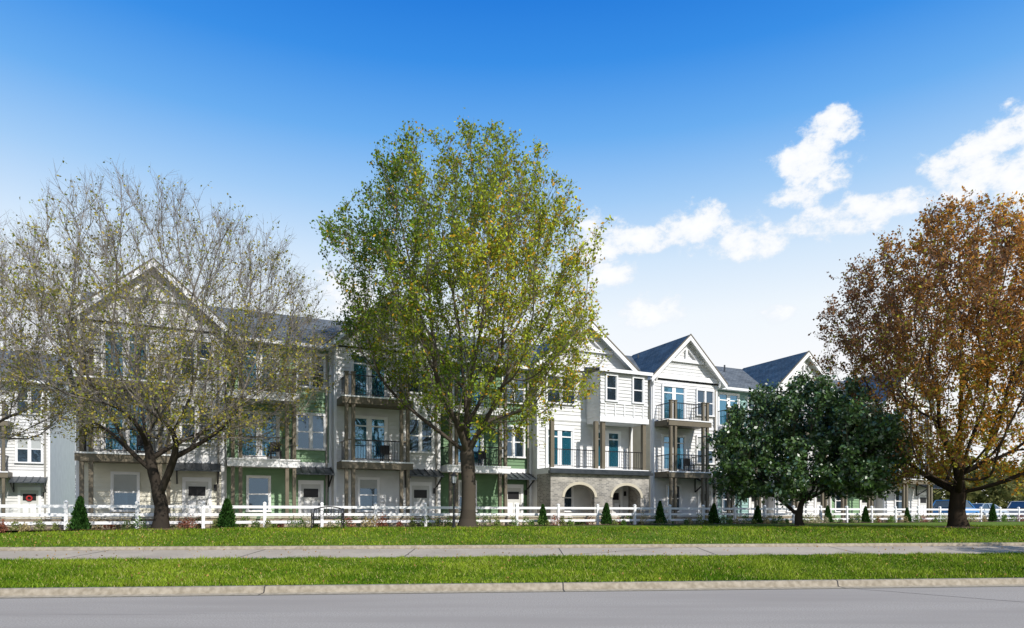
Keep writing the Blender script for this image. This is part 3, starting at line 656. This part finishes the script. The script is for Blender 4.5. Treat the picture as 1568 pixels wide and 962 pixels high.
# ------------------------------------------------------------------ cars
M['tyre']=paint('tyre',(.02,.02,.02),.9); M['hub']=noise_mat('hub',(.4,.4,.42),(.5,.5,.5),rough=.3,metal=.9); M['lamp_r']=paint('tail_lamp',(.35,.02,.02),.3); M['lamp_w']=paint('head_lamp',(.8,.8,.8),.2)
def car(u,v,rz,c,suv):
    x,y=W(u,v); e=empty('parked_car',(x,y,1.02),TH+rz)
    key='paint%d'%int(u*10); M[key]=noise_mat('car_paint',tuple(k*.95 for k in c),c,rough=.25,metal=.2)
    H=.25 if suv else 0
    body=[(-2.25,.35),(-2.28,.62),(-2.2,.92+H*.4),(-1.3,1.0+H*.4),(1.0,1.0+H*.3),(1.95,.86+H*.3),(2.2,.66),(2.22,.36)]
    roof=[(-1.95 if suv else -1.55,.99+H*.4),(-1.6 if suv else -.95,1.42+H),(.15,1.45+H),(.55,1.36+H),(1.15,.99+H*.3)]
    b=B()
    def ext(mat,prof,w0,w1,zs0,zs1):
        n=len(prof); vs=[]
        for s in (-1,1):
            for (a,z) in prof:
                t=(z-zs0)/(zs1-zs0) if zs1>zs0 else 0; w=w0+(w1-w0)*max(0,min(1,t)); vs.append((a,s*w,z))
        fs=[tuple(range(n)),tuple(range(2*n-1,n-1,-1))]+[(i,i+n,(i+1)%n+n,(i+1)%n) for i in range(n)]
        b.add(mat,vs,fs)
    def archp(cx): return [(cx+.38*math.cos(a),.34+.38*math.sin(a)) for a in [math.pi*(1-i/8) for i in range(9)]]
    prof=[(-2.25,.34)]+archp(-1.38)+archp(1.38)+[(2.22,.34)]
    prof=prof+[p for p in reversed(body[1:-1])]
    ext(key,prof,.90,.86,.6,1.0); ext('glass',roof,.84,.66,1.0,1.45+H)
    rp=[(roof[1][0]-.05,roof[1][1]),(roof[1][0],roof[1][1]+.04),(.15,1.49+H),(.58,1.37+H),(.5,1.36+H),(.15,1.452+H)]
    ext(key,rp,.68,.66,1.3,1.5+H)
    for s in (-1,1):
        for p,q in ((roof[0],roof[1]),(roof[4],roof[3]),((-.35,1.0+H*.4),(-.35,1.43+H))):
            b.bar(key,(p[0],s*.845,p[1]),(q[0],s*.69,q[1]),.07)
        b.box('lamp_w',2.08,2.2,s*.72-.12,s*.72+.12,.68,.80); b.box('lamp_r',-2.27,-2.18,s*.74-.1,s*.74+.1,.75,.92)
        for cx in (-1.38,1.38):
            vs=[];n=18
            for yy in (s*.70,s*.89):
                for i in range(n): a=2*math.pi*i/n; vs.append((cx+.33*math.cos(a),yy,.33+.33*math.sin(a)))
            b.add('tyre',vs,[(i,(i+1)%n,n+(i+1)%n,n+i) for i in range(n)]+[tuple(range(n)),tuple(range(n,2*n))])
            vs=[(cx+.2*math.cos(2*math.pi*i/n),s*.895,.33+.2*math.sin(2*math.pi*i/n)) for i in range(n)]; b.add('hub',vs,[tuple(range(n))])
    b.done(e,{key:'body','glass':'cabin_windows','tyre':'tyres','hub':'wheel_hubs','lamp_w':'headlights','lamp_r':'tail_lights'})
car(64.3,.6,.05,(.05,.22,.50),True); car(69.5,1.5,-.03,(.35,.42,.50),False); car(76,1.2,.03,(.5,.5,.5),True)
# ------------------------------------------------------------------ world
SX,SY=.62,-.78; EL=math.radians(38)
w=bpy.data.worlds.new("World"); sc.world=w; w.use_nodes=True; nt=w.node_tree; N=nt.nodes; Lk=nt.links; bg=N['Background']
sky=N.new('ShaderNodeTexSky'); sky.sky_type='NISHITA'; sky.sun_disc=False; sky.sun_elevation=EL; sky.sun_rotation=math.atan2(SX,SY)
tc=N.new('ShaderNodeTexCoord'); sp=N.new('ShaderNodeSeparateXYZ'); Lk.new(tc.outputs['Generated'],sp.inputs[0])
def Mt(op,a,b=None,c=None,clamp=False):
    n=N.new('ShaderNodeMath'); n.operation=op; n.use_clamp=clamp
    for i,x in enumerate((a,b,c)):
        if x is None: continue
        if isinstance(x,(int,float)): n.inputs[i].default_value=x
        else: Lk.new(x,n.inputs[i])
    return n.outputs[0]
az=Mt('ARCTAN2',sp.outputs[0],sp.outputs[1]); el=Mt('ARCSINE',sp.outputs[2])
def s2l(c): return tuple(((x/255)/12.92 if x/255<.04045 else ((x/255+.055)/1.055)**2.4) for x in c)
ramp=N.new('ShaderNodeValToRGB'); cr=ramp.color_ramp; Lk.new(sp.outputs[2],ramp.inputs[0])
st=[(0,(253,253,253)),(.2,(251,252,254)),(.27,(241,248,254)),(.34,(212,232,252)),(.41,(163,205,247)),(.48,(106,174,241)),(.55,(56,143,231)),(.62,(24,118,217)),(.72,(50,128,212)),(1,(130,172,215))]  # top stops lie out of view, lightened and less blue to add fill light
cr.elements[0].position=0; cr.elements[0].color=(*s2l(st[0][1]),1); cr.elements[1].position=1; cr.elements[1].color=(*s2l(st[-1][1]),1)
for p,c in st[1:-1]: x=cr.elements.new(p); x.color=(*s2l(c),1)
cb=N.new('ShaderNodeCombineXYZ'); Lk.new(az,cb.inputs[0]); Lk.new(Mt('MULTIPLY',el,1.4),cb.inputs[1])
no=N.new('ShaderNodeTexNoise'); no.inputs['Scale'].default_value=20; no.inputs['Detail'].default_value=8; no.inputs['Roughness'].default_value=.64; Lk.new(cb.outputs[0],no.inputs['Vector'])
field=None
for x,y,rx,ry in [(1268,205,46,38),(1245,250,62,42),(1228,288,50,30),(1505,248,92,52),(1550,212,66,50),(1570,265,66,56),(1300,332,112,28),(1380,312,56,24),(1065,345,62,36),(1145,362,66,32),(915,380,50,48),(975,370,60,22),(930,418,50,28),(1193,481,36,14),(1000,475,50,30),(525,450,54,38),(70,470,50,30)]:
    a0=math.atan((x-784)/F); d=math.hypot(F,x-784); e0=math.atan((HY-y)/d); wa=rx*F/(d*d); we=ry/d*math.cos(e0)
    p=Mt('DIVIDE',Mt('SUBTRACT',az,a0),wa); q=Mt('DIVIDE',Mt('SUBTRACT',el,e0),we)
    t=Mt('SUBTRACT',1.0,Mt('MULTIPLY_ADD',p,p,Mt('MULTIPLY',q,q))); field=t if field is None else Mt('MAXIMUM',field,t)
m=Mt('ADD',Mt('MAXIMUM',field,-3.0),Mt('MULTIPLY',Mt('SUBTRACT',no.outputs['Fac'],.5),5.5))
mr=N.new('ShaderNodeMapRange'); mr.interpolation_type='SMOOTHSTEP'; mr.inputs['From Min'].default_value=-.2; mr.inputs['From Max'].default_value=.9; Lk.new(m,mr.inputs['Value'])
cc_=N.new('ShaderNodeMixRGB'); cc_.inputs[1].default_value=(.84,.89,.96,1); cc_.inputs[2].default_value=(1.05,1.05,1.05,1)
mr2=N.new('ShaderNodeMapRange'); mr2.inputs['From Min'].default_value=0; mr2.inputs['From Max'].default_value=1.6; Lk.new(m,mr2.inputs['Value']); Lk.new(mr2.outputs[0],cc_.inputs[0])
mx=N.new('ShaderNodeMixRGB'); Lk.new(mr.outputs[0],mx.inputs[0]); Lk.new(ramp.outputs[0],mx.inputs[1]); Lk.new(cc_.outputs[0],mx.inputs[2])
va=N.new('ShaderNodeVectorMath'); va.operation='SCALE'; va.inputs['Scale'].default_value=9.8; Lk.new(mx.outputs[0],va.inputs[0])
vb=N.new('ShaderNodeVectorMath'); vb.operation='SCALE'; vb.inputs['Scale'].default_value=.06; Lk.new(sky.outputs[0],vb.inputs[0])
vc=N.new('ShaderNodeVectorMath'); vc.operation='ADD'; Lk.new(va.outputs[0],vc.inputs[0]); Lk.new(vb.outputs[0],vc.inputs[1])
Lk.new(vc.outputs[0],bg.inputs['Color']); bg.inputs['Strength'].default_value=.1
sl=bpy.data.lights.new('sun','SUN'); sl.energy=4.7; sl.angle=math.radians(.5); sl.color=(1,.95,.88)
so=link(bpy.data.objects.new('sun',sl)); hn=math.hypot(SX,SY); sv=Vector((SX/hn*math.cos(EL),SY/hn*math.cos(EL),math.sin(EL))); so.rotation_euler=(-sv).to_track_quat('-Z','Y').to_euler(); so.location=(20,-20,40)
# ------------------------------------------------------------------ camera
cd=bpy.data.cameras.new('camera'); co=link(bpy.data.objects.new('camera',cd)); co.location=(0,0,CAMZ); co.rotation_euler=(math.pi/2,0,0)
cd.sensor_width=36; cd.lens=36*F/1568; cd.shift_y=(HY-481)/1568; cd.clip_end=5000; cd.clip_start=.1
sc.camera=co
sc.view_settings.view_transform='Standard'; sc.view_settings.look='None'; sc.view_settings.exposure=0
